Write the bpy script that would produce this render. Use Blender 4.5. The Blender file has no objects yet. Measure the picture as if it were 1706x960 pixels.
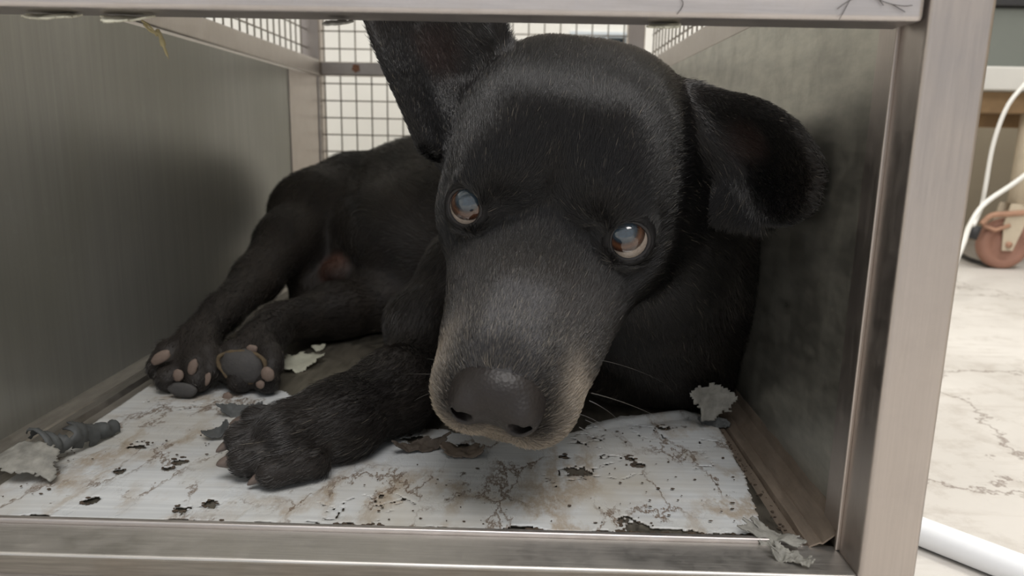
import bpy, bmesh, math, random
import numpy as np
from mathutils import Vector, Matrix, Quaternion

random.seed(7); RNG = np.random.default_rng(7)
SC = bpy.context.scene
COL = SC.collection
H = 0.24                       # height of the lens above the room floor (metres)

# ------------------------------------------------------------------ camera
F_PX, PITCH, YAW, ROLL = 1229.3, 0.202993, 0.0157324, 0.019261
cp, sp = math.cos(PITCH), math.sin(PITCH); cy, sy = math.cos(YAW), math.sin(YAW); cr, sr = math.cos(ROLL), math.sin(ROLL)
FWD = Vector((-sy*cp, cy*cp, -sp)); R0 = Vector((cy, sy, 0)); U0 = R0.cross(FWD)
RIGHT = cr*R0 + sr*U0; UP = -sr*R0 + cr*U0
cam_d = bpy.data.cameras.new('camera'); cam = bpy.data.objects.new('camera', cam_d); COL.objects.link(cam)
mw = Matrix((RIGHT, UP, -FWD)).transposed().to_4x4(); mw.translation = Vector((0, 0, H)); cam.matrix_world = mw
cam_d.sensor_width = 36; cam_d.lens = 36*F_PX/1706; cam_d.clip_start = 0.01; cam_d.clip_end = 60
cam_d.dof.use_dof = True; cam_d.dof.focus_distance = 0.40; cam_d.dof.aperture_fstop = 11.0
SC.camera = cam

# ------------------------------------------------------------------ world, lights, exposure
SC.view_settings.view_transform = 'Standard'; SC.view_settings.look = 'None'; SC.view_settings.gamma = 1
SC.view_settings.exposure = 0.20
world = bpy.data.worlds.new('room light'); SC.world = world; world.use_nodes = True
wb = world.node_tree.nodes['Background']; wb.inputs[0].default_value = (0.93, 0.95, 1.0, 1); wb.inputs[1].default_value = 0.50

def area(name, loc, size, power, color, target=None, sy_=None):
    l = bpy.data.lights.new(name, 'AREA'); l.energy = power; l.color = color; l.size = size
    if sy_: l.shape = 'RECTANGLE'; l.size_y = sy_
    o = bpy.data.objects.new(name, l); COL.objects.link(o); o.location = loc
    if target is not None:
        o.rotation_euler = (Vector(target)-Vector(loc)).to_track_quat('-Z', 'Y').to_euler()
    return o
area('ceiling_lamp_front', (0.3, -0.9, 2.3), 1.2, 42, (1.0, 0.97, 0.95), (0.1, -0.4, 0))
area('partition_fill_lamp', (0.2, 1.35, 2.3), 0.9, 26, (1.0, 0.98, 0.93), (0.0, 1.6, 0))  # unseen lamp added to brighten the white partition
area('ceiling_lamp_aisle', (1.2, 0.6, 2.3), 0.8, 16, (1.0, 0.97, 0.93), (1.1, 0.6, 0))

# ------------------------------------------------------------------ helpers
def P(px, py, Y):
    """point on the sight line of a photograph pixel, at depth Y into the scene"""
    d = RIGHT*((px-853)/F_PX) + UP*(-(py-480)/F_PX) + FWD
    d = d*(Y/d.y); return Vector((d.x, d.y, d.z+H))
def on_floor(px, py, z):
    d = P(px, py, 1.0)-Vector((0, 0, H)); t = (z-H)/d.z; return Vector((d.x*t, d.y*t, z))
def tag(o, label=None, cat=None, group=None, kind=None):
    if label: o['label'] = label
    if cat: o['category'] = cat
    if group: o['group'] = group
    if kind: o['kind'] = kind
    return o
def empty(name, loc, label=None, cat=None, group=None):
    o = bpy.data.objects.new(name, None); COL.objects.link(o); o.location = loc; o.empty_display_size = 0.02
    o['_loc'] = [loc[0], loc[1], loc[2]]
    return tag(o, label, cat, group)
def wloc(p):
    v = Vector((0, 0, 0))
    while p is not None: v = v + p.location; p = p.parent
    return v
def link(name, me, mat, parent=None):
    o = bpy.data.objects.new(name, me); COL.objects.link(o)
    if mat: me.materials.append(mat)
    if parent is not None:
        off = wloc(parent); me.transform(Matrix.Translation(-off)); o.parent = parent
    return o
def mesh_obj(name, V, Fc, mat, parent=None, smooth=False):
    me = bpy.data.meshes.new(name); me.from_pydata([tuple(v) for v in V], [], [tuple(f) for f in Fc]); me.update()
    if smooth: me.shade_smooth()
    return link(name, me, mat, parent)
def centre(o):
    """move a top-level mesh object's origin to the centre of its base"""
    me = o.data; vs = np.array([v.co[:] for v in me.vertices]); c = Vector(((vs[:,0].min()+vs[:,0].max())/2, (vs[:,1].min()+vs[:,1].max())/2, vs[:,2].min()))
    me.transform(Matrix.Translation(-c)); o.location = c; return o
def bm_box(bm, x0, x1, y0, y1, z0, z1, bev=0.0, rot=None, seg=2):
    r = bmesh.ops.create_cube(bm, size=1); vs = r['verts']
    for v in vs: v.co = Vector(((x0+x1)/2+v.co.x*(x1-x0), (y0+y1)/2+v.co.y*(y1-y0), (z0+z1)/2+v.co.z*(z1-z0)))
    if rot is not None:
        c = Vector(((x0+x1)/2, (y0+y1)/2, (z0+z1)/2))
        for v in vs: v.co = rot @ (v.co-c)+c
    if bev > 0:
        es = list({e for v in vs for e in v.link_edges}); bmesh.ops.bevel(bm, geom=es, offset=bev, segments=seg, affect='EDGES', profile=0.6)
def bm_obj(name, bm, mat, parent=None, smooth=False):
    me = bpy.data.meshes.new(name); bm.to_mesh(me); bm.free()
    if smooth: me.shade_smooth()
    return link(name, me, mat, parent)
def box(name, x0, x1, y0, y1, z0, z1, mat, parent=None, bev=0.0, rot=None):
    bm = bmesh.new(); bm_box(bm, x0, x1, y0, y1, z0, z1, bev, rot)
    o = bm_obj(name, bm, mat, parent)
    if bev > 0:
        try: o.data.shade_smooth(); 
        except Exception: pass
        m = o.modifiers.new('normals', 'WEIGHTED_NORMAL'); m.keep_sharp = True
    return o
def tube(bm, pts, r, n=8, cap=True):
    pts = [Vector(p) for p in pts]; rings = []
    rr = r if isinstance(r, (list, tuple)) else [r]*len(pts)
    up = Vector((0, 0, 1))
    for i, p in enumerate(pts):
        t = (pts[min(i+1, len(pts)-1)]-pts[max(i-1, 0)]).normalized()
        a = t.cross(up)
        if a.length < 0.1: a = t.cross(Vector((1, 0, 0)))
        a.normalize(); b = t.cross(a).normalized()
        if rings:
            pa = prev_a - t*prev_a.dot(t)
            if pa.length > 1e-6: a = pa.normalized(); b = t.cross(a).normalized()
        prev_a = a
        rings.append([bm.verts.new(p+(a*math.cos(2*math.pi*k/n)+b*math.sin(2*math.pi*k/n))*rr[i]) for k in range(n)])
    for i in range(len(rings)-1):
        for k in range(n):
            bm.faces.new((rings[i][k], rings[i][(k+1) % n], rings[i+1][(k+1) % n], rings[i+1][k]))
    if cap:
        bm.faces.new(rings[0][::-1]); bm.faces.new(rings[-1])
def spline(pts, n=12):
    pts = [Vector(p) for p in pts]; out = []
    q = [pts[0]*2-pts[1]]+pts+[pts[-1]*2-pts[-2]]
    for i in range(1, len(q)-2):
        for j in range(n):
            t = j/n; a, b, c, d = q[i-1], q[i], q[i+1], q[i+2]
            out.append(0.5*((2*b)+(c-a)*t+(2*a-5*b+4*c-d)*t*t+(3*b-a-3*c+d)*t**3))
    out.append(pts[-1]); return out

# ------------------------------------------------------------------ materials
class NT:
    def __init__(s, name):
        s.m = bpy.data.materials.new(name); s.m.use_nodes = True; s.t = s.m.node_tree; s.b = s.t.nodes['Principled BSDF']
    def n(s, typ, **kw):
        x = s.t.nodes.new(typ)
        for k, v in kw.items():
            if k.startswith('i_'): x.inputs[k[2:].replace('_', ' ')].default_value = v
            else: setattr(x, k, v)
        return x
    def l(s, a, b): s.t.links.new(a, b)
    def coord(s, scale=(1, 1, 1), kind='Object', rot=(0, 0, 0)):
        c = s.n('ShaderNodeTexCoord'); m = s.n('ShaderNodeMapping'); m.inputs['Scale'].default_value = scale; m.inputs['Rotation'].default_value = rot
        s.l(c.outputs[kind], m.inputs['Vector']); return m.outputs[0]
    def noise(s, vec, scale, detail=4, rough=0.55, dist=0):
        x = s.n('ShaderNodeTexNoise'); x.inputs['Scale'].default_value = scale; x.inputs['Detail'].default_value = detail
        x.inputs['Roughness'].default_value = rough; x.inputs['Distortion'].default_value = dist; s.l(vec, x.inputs['Vector']); return x
    def ramp(s, fac, stops, interp='LINEAR'):
        r = s.n('ShaderNodeValToRGB'); r.color_ramp.interpolation = interp; e = r.color_ramp.elements
        while len(e) < len(stops): e.new(0.5)
        for k, (p, c) in enumerate(stops):
            e[k].position = p; e[k].color = (c, c, c, 1) if isinstance(c, (int, float)) else (*c, 1)
        s.l(fac, r.inputs[0]); return r.outputs[0]
    def mix(s, fac, a, b, mode='MIX'):
        x = s.n('ShaderNodeMix', data_type='RGBA', blend_type=mode)
        for sock, v in ((x.inputs[0], fac), (x.inputs[6], a), (x.inputs[7], b)):
            if hasattr(v, 'is_linked') or hasattr(v, 'links'): s.l(v, sock)
            elif isinstance(v, (int, float)): sock.default_value = v
            else: sock.default_value = (*v, 1)
        return x.outputs[2]
    def bump(s, h, strength=0.3, dist=0.001):
        b = s.n('ShaderNodeBump'); b.inputs['Strength'].default_value = strength; b.inputs['Distance'].default_value = dist
        s.l(h, b.inputs['Height']); s.l(b.outputs[0], s.b.inputs['Normal'])
    def set(s, **kw):
        for k, v in kw.items():
            i = s.b.inputs[k.replace('_', ' ')]
            if hasattr(v, 'links'): s.l(v, i)
            elif isinstance(v, tuple): i.default_value = (*v, 1)
            else: i.default_value = v
        return s.m

def steel(name, col=(0.50, 0.47, 0.43), rough=0.34, grain=(3, 3, 90), dirt=0.25, dirtcol=(0.10, 0.075, 0.05), dscale=9, var=0.15, met0=1.0):
    t = NT(name); v = t.coord(grain); g = t.noise(v, 12, 3, 0.6)
    v2 = t.coord(); big = t.noise(v2, dscale, 6, 0.62); sm = t.noise(v2, 60, 5, 0.7)
    base = t.mix(t.ramp(g.outputs[0], [(0.3, 0), (0.7, 1)]), tuple(c*(1-var) for c in col), tuple(min(1, c*(1+var)) for c in col))
    mask = t.ramp(t.mix(0.35, big.outputs[0], sm.outputs[0]), [(0.46, 0), (0.72, dirt)])
    t.set(Base_Color=t.mix(mask, base, dirtcol))
    met = t.ramp(mask, [(0, met0), (1, 0.1)]); t.set(Metallic=met)
    t.set(Roughness=t.ramp(t.mix(0.5, g.outputs[0], sm.outputs[0]), [(0.2, rough-0.07), (0.85, rough+0.18)]))
    t.bump(g.outputs[0], 0.08, 0.0004); return t.m
M = {}
M['post'] = steel('brushed steel post', (0.56, 0.52, 0.49), 0.42, (3, 90, 3), 0.12, (0.30, 0.25, 0.2), 12, 0.08)
M['post_v'] = steel('brushed steel upright', (0.53, 0.48, 0.445), 0.37, (60, 60, 2.5), 0.30, (0.34, 0.29, 0.25), 14, 0.045)
M['rail'] = steel('brushed steel rail', (0.60, 0.565, 0.55), 0.40, (2.5, 60, 60), 0.25, (0.20, 0.15, 0.10), 16, 0.06)
M['sill'] = steel('worn steel sill', (0.66, 0.64, 0.61), 0.42, (2.5, 80, 80), 0.35, (0.22, 0.18, 0.13), 14, 0.10)
def smooth_panel(name, col, rough, met, blot):
    t = NT(name); v = t.coord(); big = t.noise(v, 4.5, 4, 0.5, .3); st = t.noise(t.coord((1.5, 60, 1.5)), 4, 3, .5); fine = t.noise(v, 45, 5, .7)
    c = t.mix(t.ramp(st.outputs[0], [(.35, 0), (.65, 1)]), tuple(a*.94 for a in col), tuple(a*1.05 for a in col)); c = t.mix(t.ramp(big.outputs[0], [(.42, 0), (.62, .55)]), c, tuple(a*b for a, b in zip(col, (.80, .80, .74))))
    c = t.mix(t.ramp(fine.outputs[0], [(.60, 0), (.68, blot)]), c, tuple(a*1.35 for a in col))
    t.set(Base_Color=c, Metallic=met, Roughness=t.ramp(big.outputs[0], [(.3, rough-.04), (.7, rough+.06)])); return t.m
M['panel'] = smooth_panel('dull sheet steel', (0.35, 0.35, 0.32), 0.34, .45, .10)
M['panel_r'] = steel('scuffed sheet steel', (0.42, 0.41, 0.36), 0.30, (3, 3, 12), 0.5, (0.15, 0.145, 0.12), 26, 0.18, 0.85)
M['tray'] = steel('soiled steel tray', (0.26, 0.24, 0.20), 0.45, (20, 3, 3), 0.9, (0.085, 0.065, 0.045), 9, 0.2)
M['flange'] = steel('grimy steel flange', (0.40, 0.38, 0.35), 0.40, (20, 3, 20), 0.5, (0.20, 0.165, 0.13), 12, 0.15)
M['flange_r'] = steel('brown grimy flange', (0.27, 0.22, 0.175), 0.5, (20, 3, 20), 0.9, (0.13, 0.092, 0.062), 10, 0.2, 0.5)
M['wire'] = steel('mesh wire', (0.42, 0.39, 0.35), 0.45, (3, 3, 3), 0.3)

def plain(name, col, rough=0.6, metal=0.0, nscale=20, var=0.12, bump=0.1, bscale=60, spec=0.5, coat=0.0):
    t = NT(name); v = t.coord(); n = t.noise(v, nscale, 5, 0.6); b = t.noise(v, bscale, 4, 0.6)
    t.set(Base_Color=t.mix(n.outputs[0], tuple(c*(1-var) for c in col), tuple(min(1, c*(1+var)) for c in col)), Roughness=rough, Metallic=metal)
    t.b.inputs['Specular IOR Level'].default_value = spec; t.b.inputs['Coat Weight'].default_value = coat
    if bump: t.bump(b.outputs[0], bump, 0.001)
    return t.m

def concrete():
    t = NT('worn pale concrete'); v = t.coord(); a = t.noise(v, 3.5, 7, 0.6, 0.5); b = t.noise(v, 28, 6, 0.7); st = t.noise(t.coord((2, 14, 1), rot=(0, 0, 0.6)), 5, 5, 0.6)
    base = t.mix(t.ramp(a.outputs[0], [(0.3, 0), (0.7, 1)]), (0.50, 0.475, 0.44), (0.66, 0.635, 0.60))
    base = t.mix(t.ramp(b.outputs[0], [(0.52, 0), (0.72, 0.55)]), base, (0.36, 0.32, 0.28))
    base = t.mix(t.ramp(st.outputs[0], [(0.56, 0), (0.75, 0.45)]), base, (0.40, 0.36, 0.32))
    vo = t.n('ShaderNodeTexVoronoi', feature='DISTANCE_TO_EDGE'); vo.inputs['Scale'].default_value = 3.1
    wv = t.n('ShaderNodeVectorMath', operation='ADD'); sc_ = t.n('ShaderNodeVectorMath', operation='SCALE'); sc_.inputs['Scale'].default_value = 0.16
    nz = t.noise(v, 9, 6, 0.7); t.l(nz.outputs['Color'], sc_.inputs[0]); t.l(v, wv.inputs[0]); t.l(sc_.outputs[0], wv.inputs[1]); t.l(wv.outputs[0], vo.inputs['Vector'])
    crack = t.ramp(vo.outputs['Distance'], [(0.0, 0.75), (0.012, 0)])
    base = t.mix(crack, base, (0.16, 0.12, 0.10)); t.set(Base_Color=base, Roughness=0.55); t.bump(b.outputs[0], 0.15, 0.002); return t.m
M['concrete'] = concrete()
M['wall_tan'] = plain('tan painted wall', (0.50, 0.44, 0.335), 0.7, nscale=5)
M['wall_white'] = plain('cream white wall', (0.86, 0.85, 0.80), 0.6, nscale=6, var=0.04)
M['ceil'] = plain('white ceiling', (0.75, 0.75, 0.73), 0.8)
M['white_frame'] = plain('white painted steel', (0.62, 0.61, 0.57), 0.5, nscale=12)
M['wood'] = plain('brown weathered board', (0.23, 0.145, 0.07), 0.75, nscale=18, var=0.4)
M['greygreen'] = plain('grey green painted panel', (0.17, 0.185, 0.165), 0.5, nscale=6)
M['dark'] = plain('dark rubber', (0.03, 0.03, 0.032), 0.6)
M['rust'] = plain('rusted caster metal', (0.42, 0.24, 0.16), 0.75, nscale=50, var=0.35, bump=0.3)
M['tyre'] = plain('reddish brown caster tyre', (0.30, 0.155, 0.11), 0.7, nscale=30, var=0.25)
M['cream'] = plain('cream caster fork', (0.58, 0.50, 0.38), 0.6, nscale=30, var=0.2)
M['cord'] = plain('white cable sheath', (0.78, 0.77, 0.73), 0.45, var=0.04, bump=0)
M['pipe'] = plain('white plastic pipe', (0.85, 0.87, 0.90), 0.3, var=0.03, bump=0)
M['glass'] = plain('dark window glass', (0.015, 0.035, 0.05), 0.1, bump=0)
M['frame_blue'] = plain('pale window frame', (0.62, 0.68, 0.72), 0.5)

# ------------------------------------------------------------------ room
def structure(name, *a, **k): return tag(centre(box(name, *a, **k)), kind='structure')
structure('floor', -2.5, 3.0, -2.0, 1.93, -0.05, 0.0, M['concrete'])
structure('wall_back', -2.5, 3.0, 1.90, 2.0, 0.0, 2.5, M['wall_tan'])
structure('wall_left', -2.5, -2.4, -2.0, 1.9, 0.0, 2.5, M['wall_white'])
structure('wall_right', 2.9, 3.0, -2.0, 1.9, 0.0, 2.5, M['wall_tan'])
structure('ceiling', -2.5, 3.0, -2.0, 2.0, 2.5, 2.6, M['ceil'])
# white partition behind the cage, with a small dark window in it
YP = 1.62
bm = bmesh.new()
bm_box(bm, -2.4, 0.085, YP, YP+0.06, 0, 2.5); bm_box(bm, 0.085, 0.206, YP, YP+0.06, 0, 0.30); bm_box(bm, 0.085, 0.206, YP, YP+0.06, 0.452, 2.5); bm_box(bm, 0.206, 0.44, YP, YP+0.06, 0, 2.5)
tag(centre(bm_obj('wall_partition', bm, M['wall_white'])), kind='structure')
bm = bmesh.new()
for a in ((0.085, 0.206, 0.446, 0.456), (0.085, 0.206, 0.30, 0.306), (0.122, 0.127, 0.30, 0.45), (0.160, 0.166, 0.30, 0.45), (0.202, 0.206, 0.30, 0.45)): bm_box(bm, a[0], a[1], YP-0.006, YP+0.02, a[2], a[3])
wf = tag(bm_obj('window_1', bm, M['frame_blue']), kind='structure')
for x0, x1 in ((0.085, 0.122), (0.127, 0.160), (0.166, 0.202)): box('pane', x0, x1, YP+0.02, YP+0.025, 0.306, 0.446, M['glass'], wf)

# ------------------------------------------------------------------ cage
D = 0.30; ZF = H-0.19; XL, XR, YR = -0.314, 0.1535, 1.14
cage = empty('steel_cage', (-0.08, 0.72, 0), 'brushed stainless steel cage with square tube frame and wire mesh back, holding the black dog', 'cage')
post = box('post', 0.1527, 0.1779, 0.300, 0.3250, 0.0, 0.95, M['post_v'], cage, 0.0022); tag(post, 'front upright of broad brushed square tube')
box('post', -0.340, -0.3145, 0.300, 0.3255, 0.0, 0.95, M['post_v'], cage, 0.0022)
box('post', -0.3385, -0.311, YR, YR+0.025, 0.0, 0.95, M['post_v'], cage, 0.002)
box('post', 0.146, 0.171, YR, YR+0.025, 0.0, 0.95, M['post_v'], cage, 0.002)
tag(box('top_rail', -0.314, 0.1508, 0.300, 0.322, H+0.0457, H+0.0457+0.027, M['rail'], cage, 0.0025), 'front top rail of square tube, scratched and stained')
tag(box('front_sill', -0.314, 0.1527, 0.300, 0.326, ZF-0.0105, ZF+0.0, M['sill'], cage, 0.0016), 'front sill tube below the dog')
box('bottom_rail', -0.314, 0.1527, 0.2965, 0.322, ZF-0.036, ZF-0.0100, M['rail'], cage, 0.0015)
box('sill_face', -0.314, 0.1527, 0.2993, 0.3002, ZF-0.0100, ZF-0.0014, steel('stained sill face', (.24, .22, .19), .45, (3, 60, 60), .8, (.17, .13, .09), 12, .2, .6), cage, 0.0002)
box('sill_ridge', -0.314, 0.138, 0.326, 0.3295, ZF-0.004, ZF+0.0022, M['rail'], cage, 0.001)
# inner edge strip of the front post
box('post_strip', 0.1518, 0.1530, 0.3235, 0.3392, ZF, H+0.09, M['post_v'], cage, 0.0004)
box('post_bead', 0.1508, 0.1530, 0.3210, 0.3232, ZF, H+0.09, M['post_v'], cage, 0.0007)
# side sheet panels (upper edge just below the beams) and beams
box('side_panel', XL-0.0025, XL, 0.3255, YR, ZF-0.006, H+0.081, M['panel'], cage)
box('side_panel', XR, XR+0.002, 0.3255, YR, ZF-0.006, H+0.077, M['panel_r'], cage)
box('panel_edge_strip', XL, XL+0.0012, 0.995, YR-0.012, ZF, H+0.081, M['post_v'], cage)
box('post_bead', XL, XL+0.003, YR-0.010, YR-0.004, ZF, H+0.081, M['rail'], cage, 0.001)
box('side_beam', -0.336, -0.311, 0.3255, YR, H+0.0835, H+0.106, M['post'], cage, 0.002)
box('side_beam', 0.166, 0.190, 0.3255, YR, H+0.0825, H+0.106, M['post'], cage, 0.002)
rb = box('rear_beam', -0.311, 0.148, YR+0.002, YR+0.024, H+0.0842, H+0.104, M['post'], cage, 0.002); tag(rb, 'rear cross beam with a rust spot')
bm = bmesh.new(); bmesh.ops.create_cone(bm, cap_ends=True, segments=16, radius1=.0058, radius2=.0050, depth=.0008)
for k, v in enumerate(bm.verts): f = 1+.25*math.sin(k*2.1); v.co = Vector((-0.2577+v.co.x*f, YR+0.0016+v.co.z, H+0.095+v.co.y*f))
rs = bm_obj('rust_spot', bm, plain('rust', (0.40, 0.20, 0.13), 0.8, nscale=400, var=0.4), rb)
box('rear_bottom_rail', -0.311, 0.148, YR+0.002, YR+0.024, ZF-0.03, ZF-0.002, M['post'], cage, 0.002)
box('roof_panel', -0.34, 0.19, 0.300, YR+0.026, H+0.40, H+0.403, M['panel'], cage)
box('upper_rail', -0.3145, 0.1527, 0.300, 0.325, H+0.375, H+0.40, M['rail'], cage, 0.002)
# steel tray floor and turned up flanges
box('floor_tray', XL, XR, 0.3295, YR, ZF-0.006, ZF-0.0022, M['tray'], cage)
def strip(name, prof, y0, y1, mat, parent, n=30, jit=0.0):
    V = []; Fc = []; k = len(prof)
    for i in range(n+1):
        y = y0+(y1-y0)*i/n
        for x, z in prof: V.append((x+random.uniform(-jit, jit), y, z+random.uniform(-jit, jit)))
    for i in range(n):
        for j in range(k-1): Fc.append((i*k+j, i*k+j+1, (i+1)*k+j+1, (i+1)*k+j))
    o = mesh_obj(name, V, Fc, mat, parent); s = o.modifiers.new('thickness', 'SOLIDIFY'); s.thickness = 0.001; return o
strip('left_flange', [(XL, ZF+0.004), (XL+0.002, ZF+0.0035), (XL+0.010, ZF+0.001), (XL+0.0115, ZF-0.001), (XL+0.0135, ZF+0.0015), (XL+0.021, ZF+0.0018), (XL+0.023, ZF-0.002), (XL+0.034, ZF-0.0022)], 0.327, YR, M['flange'], cage)
strip('right_flange', [(0.1325, ZF-0.0022), (0.1375, ZF-0.0005), (0.1385, ZF-0.0022), (0.1395, ZF+0.001), (0.1445, ZF+0.003), (0.1455, ZF+0.0025), (0.1525, ZF+0.009), (XR, ZF+0.016)], 0.3235, YR, M['flange_r'], cage, 60, 0.0002)
# wire mesh (back and the upper sides)
def wires(name, plane, c, u0, u1, z0, z1, du, dz, uoff, zoff):
    bm = bmesh.new(); r = 0.0011
    u = uoff
    while u < u1:
        if u > u0: 
            a, b = ((u, c, z0), (u, c, z1)) if plane == 'y' else ((c, u, z0), (c, u, z1)); tube(bm, [a, b], r, 6)
        u += du
    z = zoff; s = 0.0018
    while z < z1:
        if z > z0:
            a, b = ((u0, c+s, z), (u1, c+s, z)) if plane == 'y' else ((c+s, u0, z), (c+s, u1, z)); tube(bm, [a, b], r, 6)
        z += dz
    return tag(bm_obj(name, bm, M['wire'], cage, True), kind='stuff')
wires('wire_mesh', 'y', YR+0.012, -0.311, 0.15, ZF, H+0.40, 0.0236, 0.0253, -0.2838-0.0236, H+0.0225-0.0253*8)
wires('wire_mesh', 'x', -0.332, 0.325, YR, H+0.10, H+0.40, 0.0236, 0.0253, 0.34, H+0.0225+0.0253*3)
wires('wire_mesh', 'x', 0.180, 0.325, YR, H+0.10, H+0.40, 0.0236, 0.0253, 0.34, H+0.0225+0.0253*3)

# ------------------------------------------------------------------ torn mat
def vnoise(x, y, s, seed=0):
    x = np.asarray(x)*s+seed*17.3; y = np.asarray(y)*s+seed*9.1
    xi = np.floor(x).astype(int); yi = np.floor(y).astype(int); fx = x-xi; fy = y-yi
    fx = fx*fx*(3-2*fx); fy = fy*fy*(3-2*fy)
    def h(a, b):
        n = (a*374761393+b*668265263) & 0x7fffffff; n = ((n ^ (n >> 13))*1274126177) & 0x7fffffff; return (n & 0xffff)/65535.0
    return (h(xi, yi)*(1-fx)+h(xi+1, yi)*fx)*(1-fy)+(h(xi, yi+1)*(1-fx)+h(xi+1, yi+1)*fx)*fy
def fbm(x, y, s, seed=0, o=4):
    v = 0; a = 0.5
    for i in range(o): v = v+a*(vnoise(x, y, s*2**i, seed+i)-0.5); a *= 0.5
    return v
def mat_vinyl():
    t = NT('dirty white vinyl'); v = t.coord(); 
    ly = t.noise(t.coord((1.2, 60, 1)), 4, 4, 0.6); big = t.noise(v, 11, 6, 0.6, 0.3); fine = t.noise(v, 90, 6, 0.75); med = t.noise(v, 30, 5, 0.65)
    base = t.mix(t.ramp(ly.outputs[0], [(0.35, 0), (0.65, 1)]), (0.50, 0.52, 0.53), (0.61, 0.63, 0.635))
    base = t.mix(t.ramp(big.outputs[0], [(0.44, 0), (0.70, 0.75)]), base, (0.45, 0.415, 0.345))
    def cracks(scale, w, seed):
        vo = t.n('ShaderNodeTexVoronoi', feature='DISTANCE_TO_EDGE'); vo.inputs['Scale'].default_value = scale
        wv = t.n('ShaderNodeVectorMath', operation='ADD'); sc_ = t.n('ShaderNodeVectorMath', operation='SCALE'); sc_.inputs['Scale'].default_value = 0.055
        vv = t.coord((1.25, 0.62, 1)); nz = t.noise(vv, 26+seed, 6, 0.72); t.l(nz.outputs['Color'], sc_.inputs[0]); t.l(vv, wv.inputs[0]); t.l(sc_.outputs[0], wv.inputs[1]); t.l(wv.outputs[0], vo.inputs['Vector'])
        return vo.outputs['Distance'], t.ramp(vo.outputs['Distance'], [(0.0, 1), (w, 0)])
    d, c = cracks(27, 0.045, 0); d2, c2 = cracks(20, 0.13, 5)
    gate = t.ramp(t.noise(v, 19, 4, 0.6).outputs[0], [(0.47, 0), (0.56, 1)])
    gate2 = t.ramp(t.noise(v, 14, 3, 0.6).outputs[0], [(0.42, 0), (0.60, 1)])
    halo = t.mix(1.0, c2, gate2, 'MULTIPLY'); line = t.mix(1.0, c, gate, 'MULTIPLY')
    base = t.mix(t.mix(1.0, halo, 0.6, 'MULTIPLY'), base, (0.30, 0.20, 0.11)) if False else t.mix(t.mix(1.0, halo, (.85, .85, .85), 'MULTIPLY'), base, (0.34, 0.275, 0.20))
    base = t.mix(line, base, (0.15, 0.105, 0.07))
    speck = t.ramp(t.mix(0.5, fine.outputs[0], med.outputs[0]), [(0.605, 0), (0.635, 1)])
    base = t.mix(speck, base, (0.07, 0.055, 0.042))
    t.set(Base_Color=base, Roughness=0.42)
    h = t.mix(0.5, med.outputs[0], t.ramp(d, [(0, 0), (0.1, 1)])); t.bump(h, 0.35, 0.0012); return t.m
M['vinyl'] = mat_vinyl()
M['vinyl_back'] = plain('dark grey vinyl backing', (0.075, 0.08, 0.08), 0.65, nscale=90, var=0.6, bump=0.5, bscale=160)
M['scrap'] = plain('dirty grey vinyl scrap', (0.235, 0.23, 0.205), 0.7, nscale=150, var=0.75, bump=0.5, bscale=300)
M['flake'] = plain('dark brown torn flake', (0.07, 0.055, 0.042), 0.8, nscale=200, var=0.4, bump=0.4)
M['dirt'] = plain('brown crumbly dirt', (0.06, 0.042, 0.028), 0.9, nscale=200, var=0.5, bump=0.5)

mat_e = empty('floor_mat', (-0.08, 0.40, ZF), 'torn and stained white vinyl mat covering the front of the cage floor', 'mat')
def yback(x):      # ragged rear border of the sheet
    xs = [-0.30, -0.22, -0.13, -0.05, 0.02, 0.06, 0.115, 0.15]; ys = [0.55, 0.55, 0.475, 0.45, 0.445, 0.485, 0.505, 0.475]
    return np.interp(x, xs, ys)
def grid_sheet(name, inside, zf, x0, x1, y0, y1, s, mat, parent, thick=0.0009):
    nx = int((x1-x0)/s); ny = int((y1-y0)/s)
    gx, gy = np.meshgrid(np.linspace(x0, x1, nx+1), np.linspace(y0, y1, ny+1), indexing='ij')
    jx = gx+RNG.uniform(-0.3, 0.3, gx.shape)*s; jy = gy+RNG.uniform(-0.3, 0.3, gy.shape)*s
    gz = zf(jx, jy); cxx = (gx[:-1, :-1]+s/2); cyy = (gy[:-1, :-1]+s/2); keep = inside(cxx, cyy)
    idx = np.arange((nx+1)*(ny+1)).reshape(nx+1, ny+1)
    q = np.stack([idx[:-1, :-1], idx[1:, :-1], idx[1:, 1:], idx[:-1, 1:]], -1)[keep]
    V = np.stack([jx, jy, gz], -1).reshape(-1, 3); used = np.unique(q); rm = -np.ones(len(V), int); rm[used] = np.arange(len(used))
    o = mesh_obj(name, V[used], rm[q], mat, parent, True); m = o.modifiers.new('thickness', 'SOLIDIFY'); m.thickness = thick; m.offset = -1; return o
HOLES = [(P(960, 812, .40), .006), (P(1060, 800, .41), .0035), (P(1105, 715, .47), .004), (P(1050, 780, .42), .003), (P(280, 785, .39), .003), (P(232, 745, .42), .005), (P(300, 770, .40), .0045), (P(150, 830, .35), .004), (P(1060, 890, .34), .008), (P(350, 845, .35), .0035), (P(770, 750, .43), .005), (P(690, 745, .44), .006), (P(940, 775, .42), .0025), (P(200, 800, .385), .003), (P(305, 860, .345), .004)]
HOLES = [(p.x, p.y, r) for p, r in HOLES]
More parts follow.
